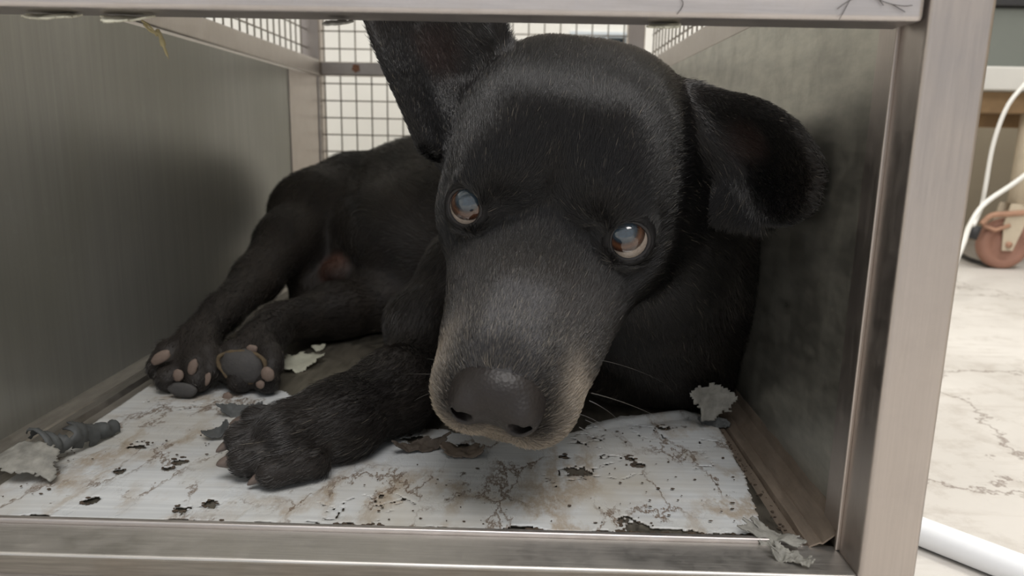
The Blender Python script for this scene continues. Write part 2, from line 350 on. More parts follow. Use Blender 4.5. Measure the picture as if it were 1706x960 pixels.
def in_mat(x, y):
    front = 0.3320+0.0050*np.maximum(0, fbm(x, y*0, 70, 3)+0.10)*3+0.006*np.maximum(0, fbm(x, x*0, 25, 8)-0.08)*4
    right = np.interp(y, [0.32, 0.35, 0.40, 0.48], [0.117, 0.124, 0.131, 0.134])+0.004*fbm(x*0, y, 80, 5)
    left = -0.2815+0.0015*fbm(x*0, y, 60, 6)-np.clip((0.365-y)*0.5, 0, 0.03)
    k = (y > front) & (x < right) & (x > left) & (y < yback(x)+0.035*fbm(x, y, 35, 1))
    for hx, hy, r in HOLES:
        k &= ((x-hx)**2+(y-hy)**2) > (r*(1+2.2*fbm(x, y, 220, 2)))**2
    # open tears running along a few lines
    w = np.abs(fbm(x, y, 26, 11, 4)); k &= ~((w < 0.0045) & (fbm(x, y, 14, 21, 2) > 0.10))
    return k
def z_mat(x, y):
    z = ZF-0.0004+0.0016*fbm(x, y, 26, 4, 3)
    z = z+np.clip(0.004-0.5*np.abs(y-yback(x)+0.010), 0, 0.003)*np.clip((x-0.03)*20, 0, 1)
    return z
grid_sheet('sheet', in_mat, z_mat, -0.305, 0.14, 0.328, 0.57, 0.00125, M['vinyl'], mat_e)

def ragged(name, cpt, ax_u, ax_v, ru, rv, mat, parent=None, seed=0, curl=0.0, rough=0.35, s=None, thick=0.0008, bumpz=0.002, curlv=0.0):
    """small torn piece of sheet: ragged outline, bent about its own axes"""
    s = s or min(ru, rv)/9
    nu = int(ru*1.5/s); nv = int(rv*1.5/s); ax_u = Vector(ax_u).normalized(); ax_v = (Vector(ax_v)-ax_u*Vector(ax_v).dot(ax_u)).normalized(); nn = ax_u.cross(ax_v)
    g = np.arange(-nu, nu+1)*s; h = np.arange(-nv, nv+1)*s; U, W = np.meshgrid(g, h, indexing='ij')
    Uj = U+RNG.uniform(-.25, .25, U.shape)*s; Wj = W+RNG.uniform(-.25, .25, U.shape)*s
    Z = bumpz*2*fbm(U, W, 0.9/min(ru, rv), seed, 3)+curl*(Uj/ru)**2*ru+curlv*(Wj/rv)**2*rv
    ang = np.arctan2(W/rv, U/ru); rr = np.hypot(U/ru, W/rv); cu = U[:-1, :-1]+s/2; cw = W[:-1, :-1]+s/2
    a2 = np.arctan2(cw/rv, cu/ru); r2 = np.hypot(cu/ru, cw/rv)
    lim = 0.9+rough*2.4*fbm(np.cos(a2)*1.0, np.sin(a2)*1.0, 1.8, seed+3, 5)
    keep = r2 < lim
    idx = np.arange(U.size).reshape(U.shape); q = np.stack([idx[:-1, :-1], idx[1:, :-1], idx[1:, 1:], idx[:-1, 1:]], -1)[keep]
    V = np.array(cpt)[None, None]+Uj[..., None]*np.array(ax_u)+Wj[..., None]*np.array(ax_v)+Z[..., None]*np.array(nn); V = V.reshape(-1, 3)
    used = np.unique(q); rm = -np.ones(len(V), int); rm[used] = np.arange(len(used))
    V = V[used]; V[:, 2] = np.maximum(V[:, 2], ZF-0.0018) if (parent is None or parent.name.startswith('floor_mat')) else V[:, 2]
    o = mesh_obj(name, V, rm[q], mat, parent, True); m = o.modifiers.new('thickness', 'SOLIDIFY'); m.thickness = thick
    return o
# curled strip at the left front: dark grey underside rolled over, pale frayed end
def flap():
    a = P(62, 770, .390)+Vector((0, 0, .004)); b = P(196, 722, .440)+Vector((0, 0, .004)); n = 40; V = []; Fc = []; k = 12
    ax = (b-a).normalized(); side = Vector((ax.y, -ax.x, 0))              # towards the lens
    for i in range(n+1):
        t = i/n; c = a.lerp(b, t); r = (.0085*(1-.55*t))*(1+.5*fbm(np.array([t*3.]), np.array([.3]), 3, 3)[0]); e = 1.5*fbm(np.array([t*9.]), np.array([.7]), 2, 9)[0]
        for j in range(k):
            ang = math.radians(-70+(250+60*e)*j/(k-1)); off = side*(r*1.1*math.cos(ang))+Vector((0, 0, r*(1+math.sin(ang))))
            p = c+off+Vector((0, 0, -.004)); V.append((p.x, p.y, max(p.z, ZF+.0005)))
    for i in range(n):
        for j in range(k-1): Fc.append((i*k+j, i*k+j+1, (i+1)*k+j+1, (i+1)*k+j))
    o = mesh_obj('curled_strip', V, Fc, M['vinyl_back'], mat_e, True); m = o.modifiers.new('thickness', 'SOLIDIFY'); m.thickness = 0.0008
    me = o.data
    for v in me.vertices:
        q = v.co; a_, b_ = np.array([q.x+q.z]), np.array([q.y-q.z]); v.co = q+Vector((.006*fbm(a_, b_, 90, 1, 3)[0], .006*fbm(a_, b_, 90, 5, 3)[0], max(-.001, .010*fbm(a_, b_, 70, 9, 3)[0])))
    bm = bmesh.new(); bm.from_mesh(me); bm.faces.ensure_lookup_table(); kill = []
    for f in bm.faces:
        t = (f.index//(k-1))/n; j = f.index % (k-1)
        if j > 7+5*fbm(np.array([t*6.]), np.array([.2]), 2, 4)[0]*2.2 or j < 1+5*fbm(np.array([t*5.]), np.array([.9]), 2, 14)[0]: kill.append(f)
    bmesh.ops.delete(bm, geom=kill, context='FACES'); bm.to_mesh(me); bm.free()
    tag(o, 'dark grey underside of the rolled-up strip'); return o
flap()
tag(ragged('torn_lobe', P(45, 772, .375)+Vector((0, 0, 0.004)), (1, -0.25, -0.12), (0.2, 1, 0.35), 0.021, 0.012, M['scrap'], mat_e, 4, -0.25, 0.3), 'pale frayed end of the curled strip')
def upright(name, px, py, Y, wpx, hpx, mat, seed, label, cat='scrap', lean=0.25, parent=None):
    c = P(px, py, Y); o = ragged(name, c, (1, 0.1, 0.05), (0.1, lean, 1), wpx*Y/F_PX/2, hpx*Y/F_PX/2, mat, parent, seed, 0.25, 0.5)
    if parent is None: centre(o); tag(o, label, cat)
    return o
upright('vinyl_scrap', 1186, 668, .472, 74, 62, M['scrap'], 12, 'ragged grey vinyl piece standing up beside the dog chest near the right wall')
tag(centre(ragged('vinyl_scrap', on_floor(1290, 893, ZF+.003), (1, -0.75, 0.1), (0.8, 1, 0.2), 0.019, 0.0075, M['scrap'], None, 31, 0.35, 0.7, bumpz=0.004)), 'shredded silver grey vinyl piece lying in the front right corner', 'scrap')
tag(centre(ragged('vinyl_scrap', on_floor(1322, 930, ZF+.002), (1, -0.8, 0.0), (0.8, 1, 0.2), 0.011, 0.004, M['scrap'], None, 47, 0.5, 0.8, bumpz=0.004)), 'small frayed shred at the sill end below the right post', 'scrap')
tag(centre(ragged('vinyl_scrap', on_floor(500, 603, ZF+.001), (1, 0.1, 0.0), (0, 1, 0.1), 0.017, 0.020, plain('pale peeled vinyl', (0.42, 0.42, 0.34), 0.8, nscale=90, var=0.3, bump=0.5), None, 51, 0.2, 0.5, bumpz=0.005)), 'pale crumpled vinyl fragment on the bare floor behind the hind paw', 'scrap')
tag(centre(ragged('vinyl_scrap', on_floor(530, 578, ZF+.001), (1, 0.1, 0.0), (0, 1, 0.1), 0.0065, 0.006, bpy.data.materials['pale peeled vinyl'], None, 61, 0.2, 0.3, bumpz=0.003)), 'tiny pale vinyl bit lying past the larger pale fragment', 'scrap')
tag(centre(ragged('vinyl_scrap', on_floor(366, 718, ZF+.004), (1, 0.5, 0.5), (0, 1, 0.5), 0.009, 0.006, M['vinyl_back'], None, 71, 0.8, 0.3)), 'dark grey folded vinyl scrap between the hind paws and front claws', 'scrap')
tag(centre(ragged('vinyl_scrap', on_floor(405, 684, ZF+.003), (1, 0.1, 0.1), (0, 1, 0.5), 0.016, 0.006, M['vinyl_back'], None, 73, 0.5, 0.3)), 'dark curled vinyl sliver just under the second hind paw', 'scrap')
tag(centre(ragged('vinyl_scrap', on_floor(1190, 703, ZF+.003), (1, -0.5, 0.0), (0, 0.3, 1), 0.012, 0.004, M['vinyl_back'], None, 75, 0.2, 0.2)), 'dark grey rolled sliver at the foot of the upright ragged piece', 'scrap')
tag(centre(ragged('vinyl_scrap', on_floor(772, 752, ZF+.002), (1, 0.1, 0.0), (0, 1, 0.1), 0.013, 0.008, plain('brown shadow patch', (0.14, 0.11, 0.085), 0.7, nscale=90, var=0.3), None, 81, 0.3, 0.4, bumpz=0.004)), 'brown shadow patch lying under the dog chin', 'scrap')  # sheet added as the dark shadow by the muzzle, shade put into its colour
tag(centre(ragged('vinyl_scrap', on_floor(705, 742, ZF+.003), (1, 0.35, 0.1), (0, 1, 0.6), 0.016, 0.005, M['flake'], None, 83, 0.4, 0.6, bumpz=0.004)), 'dark frayed sliver lifting between the foreleg and the chin', 'scrap')
# dirt packed along the torn edges, and dark flakes in the tears
def crumbs():
    bm = bmesh.new()
    def blob(x, y, z, r):
        m = bmesh.ops.create_icosphere(bm, subdivisions=1, radius=r)
        q = Quaternion((random.random(), random.random(), random.random(), 1)).normalized(); sx, sy_, sz = random.uniform(.6, 1.6), random.uniform(.5, 1.1), random.uniform(.25, .6)
        for v in m['verts']:
            c = q @ v.co; c = Vector((c.x*sx, c.y*sy_, c.z*sz))*random.uniform(.8, 1.2); v.co = c+Vector((x, y, z))
    for i in range(1100):
        x = random.uniform(-0.30, 0.125)
        if fbm(np.array([x]), np.array([0.0]), 30, 9)[0] < -0.02: continue
        blob(x, 0.3305+random.random()**2*0.004, ZF-0.0004, random.uniform(.0004, .0016))
    for hx, hy, r in HOLES:
        for i in range(9): a = random.uniform(0, 6.28); blob(hx+math.cos(a)*r, hy+math.sin(a)*r, ZF, random.uniform(.0004, .0013))
    for i in range(260):
        x = random.uniform(-0.27, 0.13); y = random.uniform(0.335, 0.47)
        if fbm(np.array([x]), np.array([y]), 18, 33)[0] > 0.03: blob(x, y, ZF+0.0005, random.uniform(.0003, .001))
    for i in range(110):
        y = random.uniform(0.33, 0.5); blob(0.1335+random.uniform(-.002, .005), y, ZF-.0012, random.uniform(.0003, .0010))
    return bm
o = bm_obj('dirt_crumbs', crumbs(), M['dirt'], mat_e); tag(o, kind='stuff')

# ------------------------------------------------------------------ implicit-surface modeller
def tri_dist(X, a, b, c):
    a, b, c = (np.array(v, np.float32) for v in (a, b, c)); ba, cb, ac = b-a, c-b, a-c; nor = np.cross(ba, ac)
    if nor@nor < 1e-16: return np.full(X.shape[:-1], 1.0, np.float32)
    def seg(p, e): t = np.clip((p@e)/(e@e+1e-12), 0, 1); q = p-t[..., None]*e; return (q*q).sum(-1)
    pa, pb, pc = X-a, X-b, X-c
    ins = (np.sign(pa@np.cross(ba, nor))+np.sign(pb@np.cross(cb, nor))+np.sign(pc@np.cross(ac, nor))) < 2.0
    e = np.minimum(np.minimum(seg(pa, ba), seg(pb, cb)), seg(pc, ac)); pl = (pa@nor)**2/(nor@nor)
    return np.sqrt(np.where(ins, e, pl))
class Field:
    def __init__(s, lo, hi, h):
        s.lo = np.array(lo, float); s.h = h; s.n = np.ceil((np.array(hi)-s.lo)/h).astype(int)+1
        s.F = np.full(s.n, 0.05, np.float32)
    def block(s, lo, hi):
        a = np.clip(np.floor((np.array(lo)-s.lo)/s.h).astype(int), 0, s.n); b = np.clip(np.ceil((np.array(hi)-s.lo)/s.h).astype(int)+1, 0, s.n)
        if np.any(b <= a): return None
        ax = [(s.lo[i]+np.arange(a[i], b[i])*s.h).astype(np.float32) for i in range(3)]
        X = np.stack(np.meshgrid(*ax, indexing='ij'), -1); return (slice(a[0], b[0]), slice(a[1], b[1]), slice(a[2], b[2])), X
    def add(s, fn, lo, hi, k, sub=False):
        m = 0.012+k; r = s.block(np.array(lo)-m, np.array(hi)+m)
        if r is None: return
        sl, X = r; d = fn(X).astype(np.float32); f = s.F[sl]
        if sub:
            d = -d; hh = np.clip(0.5-0.5*(f-d)/k, 0, 1); s.F[sl] = f*(1-hh)+d*hh+k*hh*(1-hh)
        else:
            hh = np.clip(0.5+0.5*(f-d)/k, 0, 1); s.F[sl] = f*(1-hh)+d*hh-k*hh*(1-hh)
    def cone(s, a, b, r1, r2, k=0.01, sub=False):
        a = np.array(a, np.float32); b = np.array(b, np.float32); ab = b-a; L = max(1e-9, float(ab@ab))
        def fn(X):
            t = np.clip(((X-a)@ab)/L, 0, 1); return np.linalg.norm(X-a-t[..., None]*ab, axis=-1)-(r1+(r2-r1)*t)
        R = max(r1, r2); s.add(fn, np.minimum(a, b)-R, np.maximum(a, b)+R, k, sub)
    def ell(s, c, r, rot=None, k=0.01, sub=False):
        c = np.array(c, np.float32); r = np.array(r, np.float32); Rm = np.eye(3, dtype=np.float32) if rot is None else np.array(rot, np.float32)
        def fn(X):
            q = (X-c)@Rm; k0 = np.linalg.norm(q/r, axis=-1); k1 = np.linalg.norm(q/(r*r), axis=-1)+1e-6; return k0*(k0-1)/k1
        R = float(r.max()); s.add(fn, c-R, c+R, k, sub)
    def mesh(s):
        F = s.F; S = F < 0; nx, ny, nz = F.shape
        cnt = np.zeros((nx-1, ny-1, nz-1), np.int8); offs = [(i, j, k) for i in (0, 1) for j in (0, 1) for k in (0, 1)]
        for i, j, k in offs: cnt += S[i:nx-1+i, j:ny-1+j, k:nz-1+k]
        act = np.argwhere((cnt > 0) & (cnt < 8)); ids = -np.ones(cnt.shape, np.int32); ids[tuple(act.T)] = np.arange(len(act))
        val = {o: F[tuple((act+np.array(o)).T)] for o in offs}; acc = np.zeros((len(act), 3)); num = np.zeros(len(act))
        for o in offs:
            for ax in range(3):
                if o[ax] == 0:
                    o2 = list(o); o2[ax] = 1; v0 = val[o]; v1 = val[tuple(o2)]; cr_ = (v0 < 0) != (v1 < 0); t = np.where(cr_, v0/np.where(cr_, v0-v1, 1), 0)
                    pt = np.tile(np.array(o, float), (len(act), 1)); pt[:, ax] += t; acc += pt*cr_[:, None]; num += cr_
        V = s.lo+(act+acc/num[:, None])*s.h; Q = []
        for ax in range(3):
            A = np.moveaxis(S, ax, 0); ex = A[:-1] != A[1:]; e = np.argwhere(ex); sg = A[:-1][ex]
            inv = np.argsort([ax]+[i for i in range(3) if i != ax]); e3 = e[:, inv]
            u, v = [i for i in range(3) if i != ax]
            ok = (e3[:, u] > 0) & (e3[:, v] > 0) & (e3[:, u] < s.n[u]-1) & (e3[:, v] < s.n[v]-1); e3 = e3[ok]; sg = sg[ok]
            def g(du, dv): w = e3.copy(); w[:, u] += du; w[:, v] += dv; return ids[tuple(w.T)]
            q = np.stack([g(-1, -1), g(0, -1), g(0, 0), g(-1, 0)], 1); flip = ~sg if ax != 1 else sg; q[flip] = q[flip][:, ::-1]; Q.append(q)
        Q = np.concatenate(Q); Q = Q[(Q >= 0).all(1)]; return V, Q
def np_mesh(name, V, Q, mat, parent):
    me = bpy.data.meshes.new(name); me.vertices.add(len(V)); me.vertices.foreach_set('co', np.asarray(V, np.float32).ravel())
    me.loops.add(Q.size); me.loops.foreach_set('vertex_index', Q.astype(np.int32).ravel()); me.polygons.add(len(Q))
    me.polygons.foreach_set('loop_start', np.arange(0, Q.size, 4, dtype=np.int32)); me.update(calc_edges=True); me.validate(); me.shade_smooth()
    return link(name, me, mat, parent)

# ------------------------------------------------------------------ the dog
dog = empty('dog', (0.0, 0.62, ZF), 'black short-haired dog with cloudy amber eyes lying in the cage, muzzle greying, one ear pricked', 'dog')
E0 = P(914, 360, .385)                                   # midpoint between the eyes
view = (E0-Vector((0, 0, H))).normalized(); n0 = -view
rt = (RIGHT*math.cos(math.radians(11))-UP*math.sin(math.radians(11))); rt = (rt-n0*rt.dot(n0)).normalized(); u0 = n0.cross(rt).normalized()
psi = math.radians(-7); hx = (rt*math.cos(psi)-n0*math.sin(psi)).normalized(); n1 = (n0*math.cos(psi)+rt*math.sin(psi)).normalized()
th = math.radians(40); HZ = (n1*math.cos(th)-u0*math.sin(th)).normalized(); HY = (n1*math.sin(th)+u0*math.cos(th)).normalized(); HX = hx
HR = np.array([HX[:], HY[:], HZ[:]]).T                   # columns: local axes in world
def HL(x, y, z): return E0+HX*x+HY*y+HZ*z
fd = Field((-0.36, 0.305, ZF-0.006), (0.235, 1.06, H+0.15), 0.0022)
FLOW = []      # (a, b, flow direction, part) for the lie of the coat
def lc(a, b, r1, r2, k=0.01):    # head-local cone
    fd.cone(HL(*a), HL(*b), r1, r2, k)
def le(c, r, k=0.01, sub=False): fd.ell(HL(*c), r, HR, k, sub)
def limb(pts, rs, k=0.012, part='leg'):
    for i in range(len(pts)-1):
        fd.cone(pts[i], pts[i+1], rs[i], rs[i+1], k); FLOW.append((np.array(pts[i]), np.array(pts[i+1]), np.array((pts[i+1]-pts[i]).normalized()), part))
def up_(v, r): return Vector((v.x, v.y, max(v.z, ZF+r)))
# trunk
limb([P(1090, 420, .56), P(1000, 420, .66)], [.088, .094], .03, 'body')
limb([P(1000, 420, .66), P(820, 370, .80), P(700, 355, .88), P(610, 345, .95)], [.094, .090, .082, .064], .03, 'body')
fd.ell(P(720, 400, .80), (.11, .10, .075), None, .03)
fd.ell(P(585, 345, .93), (.055, .055, .060), None, .03)
# neck
limb([P(1020, 300, .47), P(1090, 400, .55)], [.062, .082], .03, 'neck')
limb([P(1060, 440, .48), P(1110, 545, .55)], [.058, .064], .03, 'neck')
fd.ell(P(1110, 570, .575), (.080, .06, .060), None, .03)
# upper hind leg
limb([P(582, 335, .88), P(530, 355, .82), P(478, 405, .75)], [.050, .043, .031], .020, 'leg')
limb([P(585, 315, .88), P(500, 350, .81)], [.036, .030], .02, 'leg')
limb([P(478, 405, .75), P(428, 465, .68), P(372, 520, .60)], [.030, .0205, .0145], .014)
limb([P(370, 520, .60), P(335, 560, .560)], [.015, .015], .010)
# lower hind leg
limb([P(640, 440, .84), P(655, 505, .74)], [.060, .045], .02)
limb([P(655, 505, .74), P(560, 520, .68), P(465, 540, .62)], [.036, .026, .016], .014)
limb([P(465, 540, .62), P(432, 572, .565)], [.017, .018], .010)
limb([P(545, 400, .86), P(575, 500, .78)], [.045, .035], .02)
limb([P(520, 400, .80), P(540, 490, .76)], [.03, .035], .02)
fd.ell(P(568, 452, .735), (.017, .016, .013), None, .010); fd.ell(P(600, 430, .77), (.014, .02, .018), None, .02)
# near foreleg
limb([P(860, 430, .58), P(785, 455, .56), P(706, 540, .535), up_(P(702, 606, .510), .024)], [.055, .034, .026, .023], .014)
limb([up_(P(694, 612, .510), .024), up_(P(660, 685, .455), .026), up_(P(570, 722, .415), .023)], [.024, .0255, .0225], .012)
limb([up_(P(570, 722, .415), .021), up_(P(490, 735, .395), .020)], [.023, .0205], .010)
# far foreleg, folded in the dark by the right wall
limb([P(1170, 520, .58), up_(P(1150, 630, .54), .03), up_(P(1030, 650, .53), .022)], [.055, .034, .024], .02)

CLAWS, PADS = [], []
def paw(wrist, toes, rw, part='paw'):
    """toes: (knuckle, tip, r_knuckle, r_tip, claw direction, claw length)"""
    for kn, tip, r1, r2, cd, cl in toes:
        limb([wrist, kn], [rw*.85, r1*.9], .0040, part); limb([kn, tip], [r1, r2], .0014, part)
        if cl > 0: CLAWS.append((tip+cd*(r2*0.55), cd, cl, 0.0030))
# front paw: four toes spread toward the left
w = up_(P(520, 735, .40), .017)
def toe(pk, pt, r1, r2, cdir, cl):
    a = P(*pk); b = P(*pt); a = up_(a, r1); b = up_(b, r2); return (a, b, r1, r2, Vector(cdir).normalized(), cl)
paw(w, [toe((470, 702, .418), (424, 696, .418), .0095, .0078, (-1, -.1, -.15), .011),
        toe((452, 722, .402), (404, 730, .395), .0112, .0098, (-1, -.35, -.35), .010),
        toe((462, 752, .386), (410, 765, .378), .0112, .0098, (-1, -.6, -.4), .000),
        toe((520, 775, .382), (455, 797, .370), .0105, .0088, (-1, -.35, -.3), .009)], .0180)
CLAWS.append((P(392, 768, .376), Vector((-1, -.25, .05)).normalized(), .010, .0040))
# upper hind paw, seen from beneath
w = P(330, 572, .552)
def toe2(pk, pt, r1, r2, cdir, cl):
    a = up_(P(*pk), r1); b = up_(P(*pt), r2); return (a, b, r1, r2, Vector(cdir).normalized(), cl)
paw(w, [toe2((285, 590, .535), (268, 612, .525), .0120, .0105, (-.5, -1, -.2), 0),
        toe2((300, 625, .520), (282, 640, .515), .0115, .0100, (-.5, -1, -.2), 0),
        toe2((328, 610, .520), (330, 632, .512), .0115, .0100, (-.2, -1, -.1), 0),
        toe2((345, 590, .530), (352, 618, .520), .0095, .0085, (.2, -1, -.1), 0)], .0185)
w2 = P(430, 582, .555)
paw(w2, [toe2((392, 590, .540), (385, 618, .528), .0120, .0110, (-.4, -1, -.2), 0),
         toe2((405, 640, .520), (402, 648, .516), .0115, .0105, (-.3, -1, -.2), 0),
         toe2((440, 632, .520), (446, 644, .515), .0110, .0095, (.1, -1, -.1), 0),
         toe2((450, 590, .535), (452, 610, .525), .0100, .0095, (.3, -1, -.1), 0)], .0190)

# head
for s in (-1, 1):
    le((s*.0200, .007, -.060), (.0440, .0480, .0600), .016)
    le((s*.0220, .002, -.093), (.0350, .0390, .0330), .020)
    le((s*.0280, .012, -.018), (.023, .019, .028), .014)
    le((s*.0440, -.022, -.040), (.0245, .034, .046), .018)
    lc((s*.0330, -.034, -.020), (s*.0190, -.044, .050), .0270, .0190, .016)
    lc((s*.0165, -.028, -.005), (s*.0120, -.034, .072), .0255, .0205, .014)
    lc((s*.0190, -.048, .020), (s*.0165, -.047, .078), .0205, .0195, .010)
    le((s*.0150, -.046, .088), (.0180, .0205, .0165), .007)
    lc((s*.0305, .0120, -.001), (s*.042, .0100, -.007), .0070, .0060, .008)      # brow
le((0, .000, -.078), (.040, .0480, .0460), .018)
lc((0, -.019, .000), (0, -.0225, .080), .0200, .0155, .014)
lc((0, -.066, -.010), (0, -.0660, .078), .0200, .0150, .012)
lc((0, -.060, -.020), (0, -.060, -.090), .034, .046, .022)
le((0, -.028, .088), (.0200, .0165, .0130), .006)
FLOW.append((np.array(HL(0, -.03, .10)), np.array(HL(0, -.02, .0)), np.array(-HZ), 'muzzle'))
FLOW.append((np.array(HL(0, 0, .0)), np.array(HL(0, 0, -.12)), np.array(-HZ+HY*.15), 'head'))
EYES = [HL(-.0405, .0, .0035), HL(.0415, -.001, .0035)]
ER = .0118
for s, e in zip((-1, 1), EYES):
    fd.ell(e, (.0150,)*3, None, .006)
    o = (HX*s*.28+HZ*.80+HY*.42).normalized(); 
    q = np.array([(HX-o*HX.dot(o)).normalized()[:], (o.cross((HX-o*HX.dot(o)).normalized()))[:], o[:]]).T
    fd.ell(np.array(e)+np.array(o)*.0125, (.0108, .0104, .0130), q, .0022, True)
# ears: left one pricked (cupped, opening forward), right one folded out to the side
def ear(rows, ths, k=.008):
    T = []
    for i in range(len(rows)-1):
        a, b = rows[i], rows[i+1]
        for j in range(len(a)-1):
            T.append((a[j], a[j+1], b[min(j, len(b)-1)]))
            if len(b) > 1 and j < len(b)-1: T.append((a[j+1], b[j+1], b[j]))
    lo = np.min([np.min([p[:] for p in t], 0) for t in T], 0); hi = np.max([np.max([p[:] for p in t], 0) for t in T], 0)
    fd.add(lambda X: np.min([tri_dist(X, *t) for t in T], 0)-ths, lo-ths, hi+ths, k)
    FLOW.append((np.array(rows[0][1]), np.array(rows[-1][0]), np.array((Vector(rows[-1][0])-Vector(rows[0][1])).normalized()), 'ear'))
def smooth_rows(rows, m=7, n=9):
    """resample a coarse net of points into a smooth one"""
    R1 = []
    for r in rows:
        q = spline(r, 12) if len(r) > 1 else [r[0]]*2; q = np.array([v[:] for v in q]); t = np.linspace(0, len(q)-1, m); R1.append([Vector(q[int(k)]*(1-(k % 1))+q[min(int(k)+1, len(q)-1)]*(k % 1)) for k in t])
    cols = []
    for c in range(m):
        q = np.array([v[:] for v in spline([r[c] for r in R1], 12)]); t = np.linspace(0, len(q)-1, n); cols.append([Vector(q[int(k)]*(1-(k % 1))+q[min(int(k)+1, len(q)-1)]*(k % 1)) for k in t])
    return [[cols[c][r] for c in range(m)] for r in range(n)]
ear(smooth_rows([[P(706, 245, .410), P(750, 262, .440), P(805, 190, .450), P(852, 100, .430)],
     [P(672, 165, .412), P(730, 155, .452), P(790, 110, .452), P(836, 62, .430)],
     [P(640, 95, .420), P(700, 85, .456), P(758, 50, .455), P(820, 15, .433)],
     [P(612, 25, .430), P(665, 5, .456), P(710, -25, .455), P(765, -45, .440)],
     [P(600, -62, .440), P(625, -68, .446), P(650, -74, .446), P(680, -78, .442)]]), .0032)
ear(smooth_rows([[P(1140, 158, .438), P(1150, 240, .445), P(1165, 335, .442)],
     [P(1195, 165, .424), P(1215, 250, .432), P(1210, 352, .428)],
     [P(1260, 180, .404), P(1280, 262, .418), P(1270, 360, .408)],
     [P(1318, 215, .386), P(1335, 285, .396), P(1318, 358, .390)],
     [P(1352, 262, .376), P(1362, 300, .380), P(1350, 338, .379)]]), .0046)
fd.ell(P(1165, 230, .450), (.022, .022, .028), None, .016)
fd.ell(P(775, 225, .455), (.022, .022, .025), None, .014)
# keep the figure on the floor and inside the walls
bz = fd.lo[2]+np.arange(fd.n[2])*fd.h; fd.F = np.maximum(fd.F, (ZF+0.0003-bz)[None, None, :].astype(np.float32))
bx = fd.lo[0]+np.arange(fd.n[0])*fd.h; fd.F = np.maximum(fd.F, (bx-(XR-0.001))[:, None, None].astype(np.float32)); fd.F = np.maximum(fd.F, ((XL+0.001)-bx)[:, None, None].astype(np.float32))
V, Q = fd.mesh(); del fd.F

# colouring of skin and coat, by where on the body
E0n = np.array(E0); 
def to_local(p): return (p-E0n)@HR
def smooth(x, a, b): t = np.clip((x-a)/(b-a), 0, 1); return t*t*(3-2*t)
def coat_colour(p):
    L = to_local(p); n = len(p); c = np.tile(np.array([.0062, .0057, .0060]), (n, 1))
    rnd = fbm(p[:, 0]+p[:, 2], p[:, 1]-p[:, 2], 30, 3, 3)+.5
    inh = smooth(-np.linalg.norm(L*[1, 1, .6], axis=1), -.135, -.11)
    # brownish cast on the trunk and legs, with brown highlights put into the colour
    c = c+np.array([.040, .031, .023])*((1-inh)*rnd*(.45+.55*smooth(p[:, 1], .45, .8)))[:, None]
    def mixc(c, col, m): return c*(1-m[:, None])+np.array(col)*m[:, None]
    mz = smooth(L[:, 2], .012, .045)*inh; c = mixc(c, [.0175, .0140, .0115], mz*.8)
    side = smooth(np.abs(L[:, 0]), .020, .034)*smooth(L[:, 2], .060, .085)*inh
    low = smooth(-L[:, 1], .040, .054)*smooth(L[:, 2], .055, .085)*inh
    c = mixc(c, [.30, .25, .19], np.clip(side*.75+low, 0, 1)*(.55+.45*rnd))
    br = smooth(-np.abs(L[:, 0]), -.019, -.010)*smooth(L[:, 2], .046, .056)*smooth(L[:, 1], -.035, -.020)*inh; c = mixc(c, [.060, .059, .062], br*.7)
    crown = smooth(-L[:, 2], .055, .10)*smooth(L[:, 1], .0, .03)*inh; c = mixc(c, [.050, .044, .041], crown*.6)
    g = np.array(P(568, 452, .74)); c = mixc(c, [.15, .075, .055], smooth(-np.linalg.norm(p-g, axis=1), -.026, -.012))
    for q, r in ((P(735, 95, .46), .026), (P(1245, 225, .42), .020)):
        c = mixc(c, [.034, .021, .018], smooth(-np.linalg.norm(p-np.array(q), axis=1), -r, -r*.3))
    return c
def skin_mat():
    t = NT('black dog skin'); a = t.n('ShaderNodeAttribute', attribute_name='coat'); v = t.coord(); n = t.noise(v, 350, 3, 0.6)
    t.set(Base_Color=a.outputs['Color'], Roughness=0.62); t.b.inputs['Specular IOR Level'].default_value = 0.35; t.bump(n.outputs[0], 0.25, 0.0008); return t.m
M['skin'] = skin_mat()
body = np_mesh('body', V, Q, M['skin'], dog)
colr = coat_colour(V); at = body.data.attributes.new('coat', 'FLOAT_COLOR', 'POINT')
at.data.foreach_set('color', np.concatenate([colr, np.ones((len(colr), 1))], 1).astype(np.float32).ravel())

# eyes
def eye_mat():
    t = NT('cloudy amber eye'); tc = t.n('ShaderNodeTexCoord'); nr = t.n('ShaderNodeVectorMath', operation='NORMALIZE'); t.l(tc.outputs['Object'], nr.inputs[0])
    sx = t.n('ShaderNodeSeparateXYZ'); t.l(nr.outputs[0], sx.inputs[0])
    ang = t.n('ShaderNodeMath', operation='ARCCOSINE'); t.l(sx.outputs[2], ang.inputs[0]); dv = t.n('ShaderNodeMath', operation='DIVIDE'); t.l(ang.outputs[0], dv.inputs[0]); dv.inputs[1].default_value = 1.5708
    r = t.ramp(dv.outputs[0], [(0.0, (.050, .075, .095)), (.25, (.040, .066, .090)), (.36, (.022, .036, .052)), (.395, (.050, .020, .010)), (.48, (.105, .045, .022)), (.57, (.055, .020, .010)), (.63, (.025, .012, .008)), (.68, (.48, .41, .35))][:8])
    n = t.noise(tc.outputs['Object'], 900, 4, 0.6); col = t.mix(t.ramp(n.outputs[0], [(.3, 0), (.7, .35)]), r, (.02, .012, .01))
    t.set(Base_Color=col, Roughness=0.12); t.b.inputs['Coat Weight'].default_value = 1.0; t.b.inputs['Coat Roughness'].default_value = 0.03; t.b.inputs['Specular IOR Level'].default_value = 0.6; return t.m
M['eye'] = eye_mat(); M['lid'] = plain('wet black eyelid', (.010, .008, .009), 0.35, bump=0.1, bscale=900)
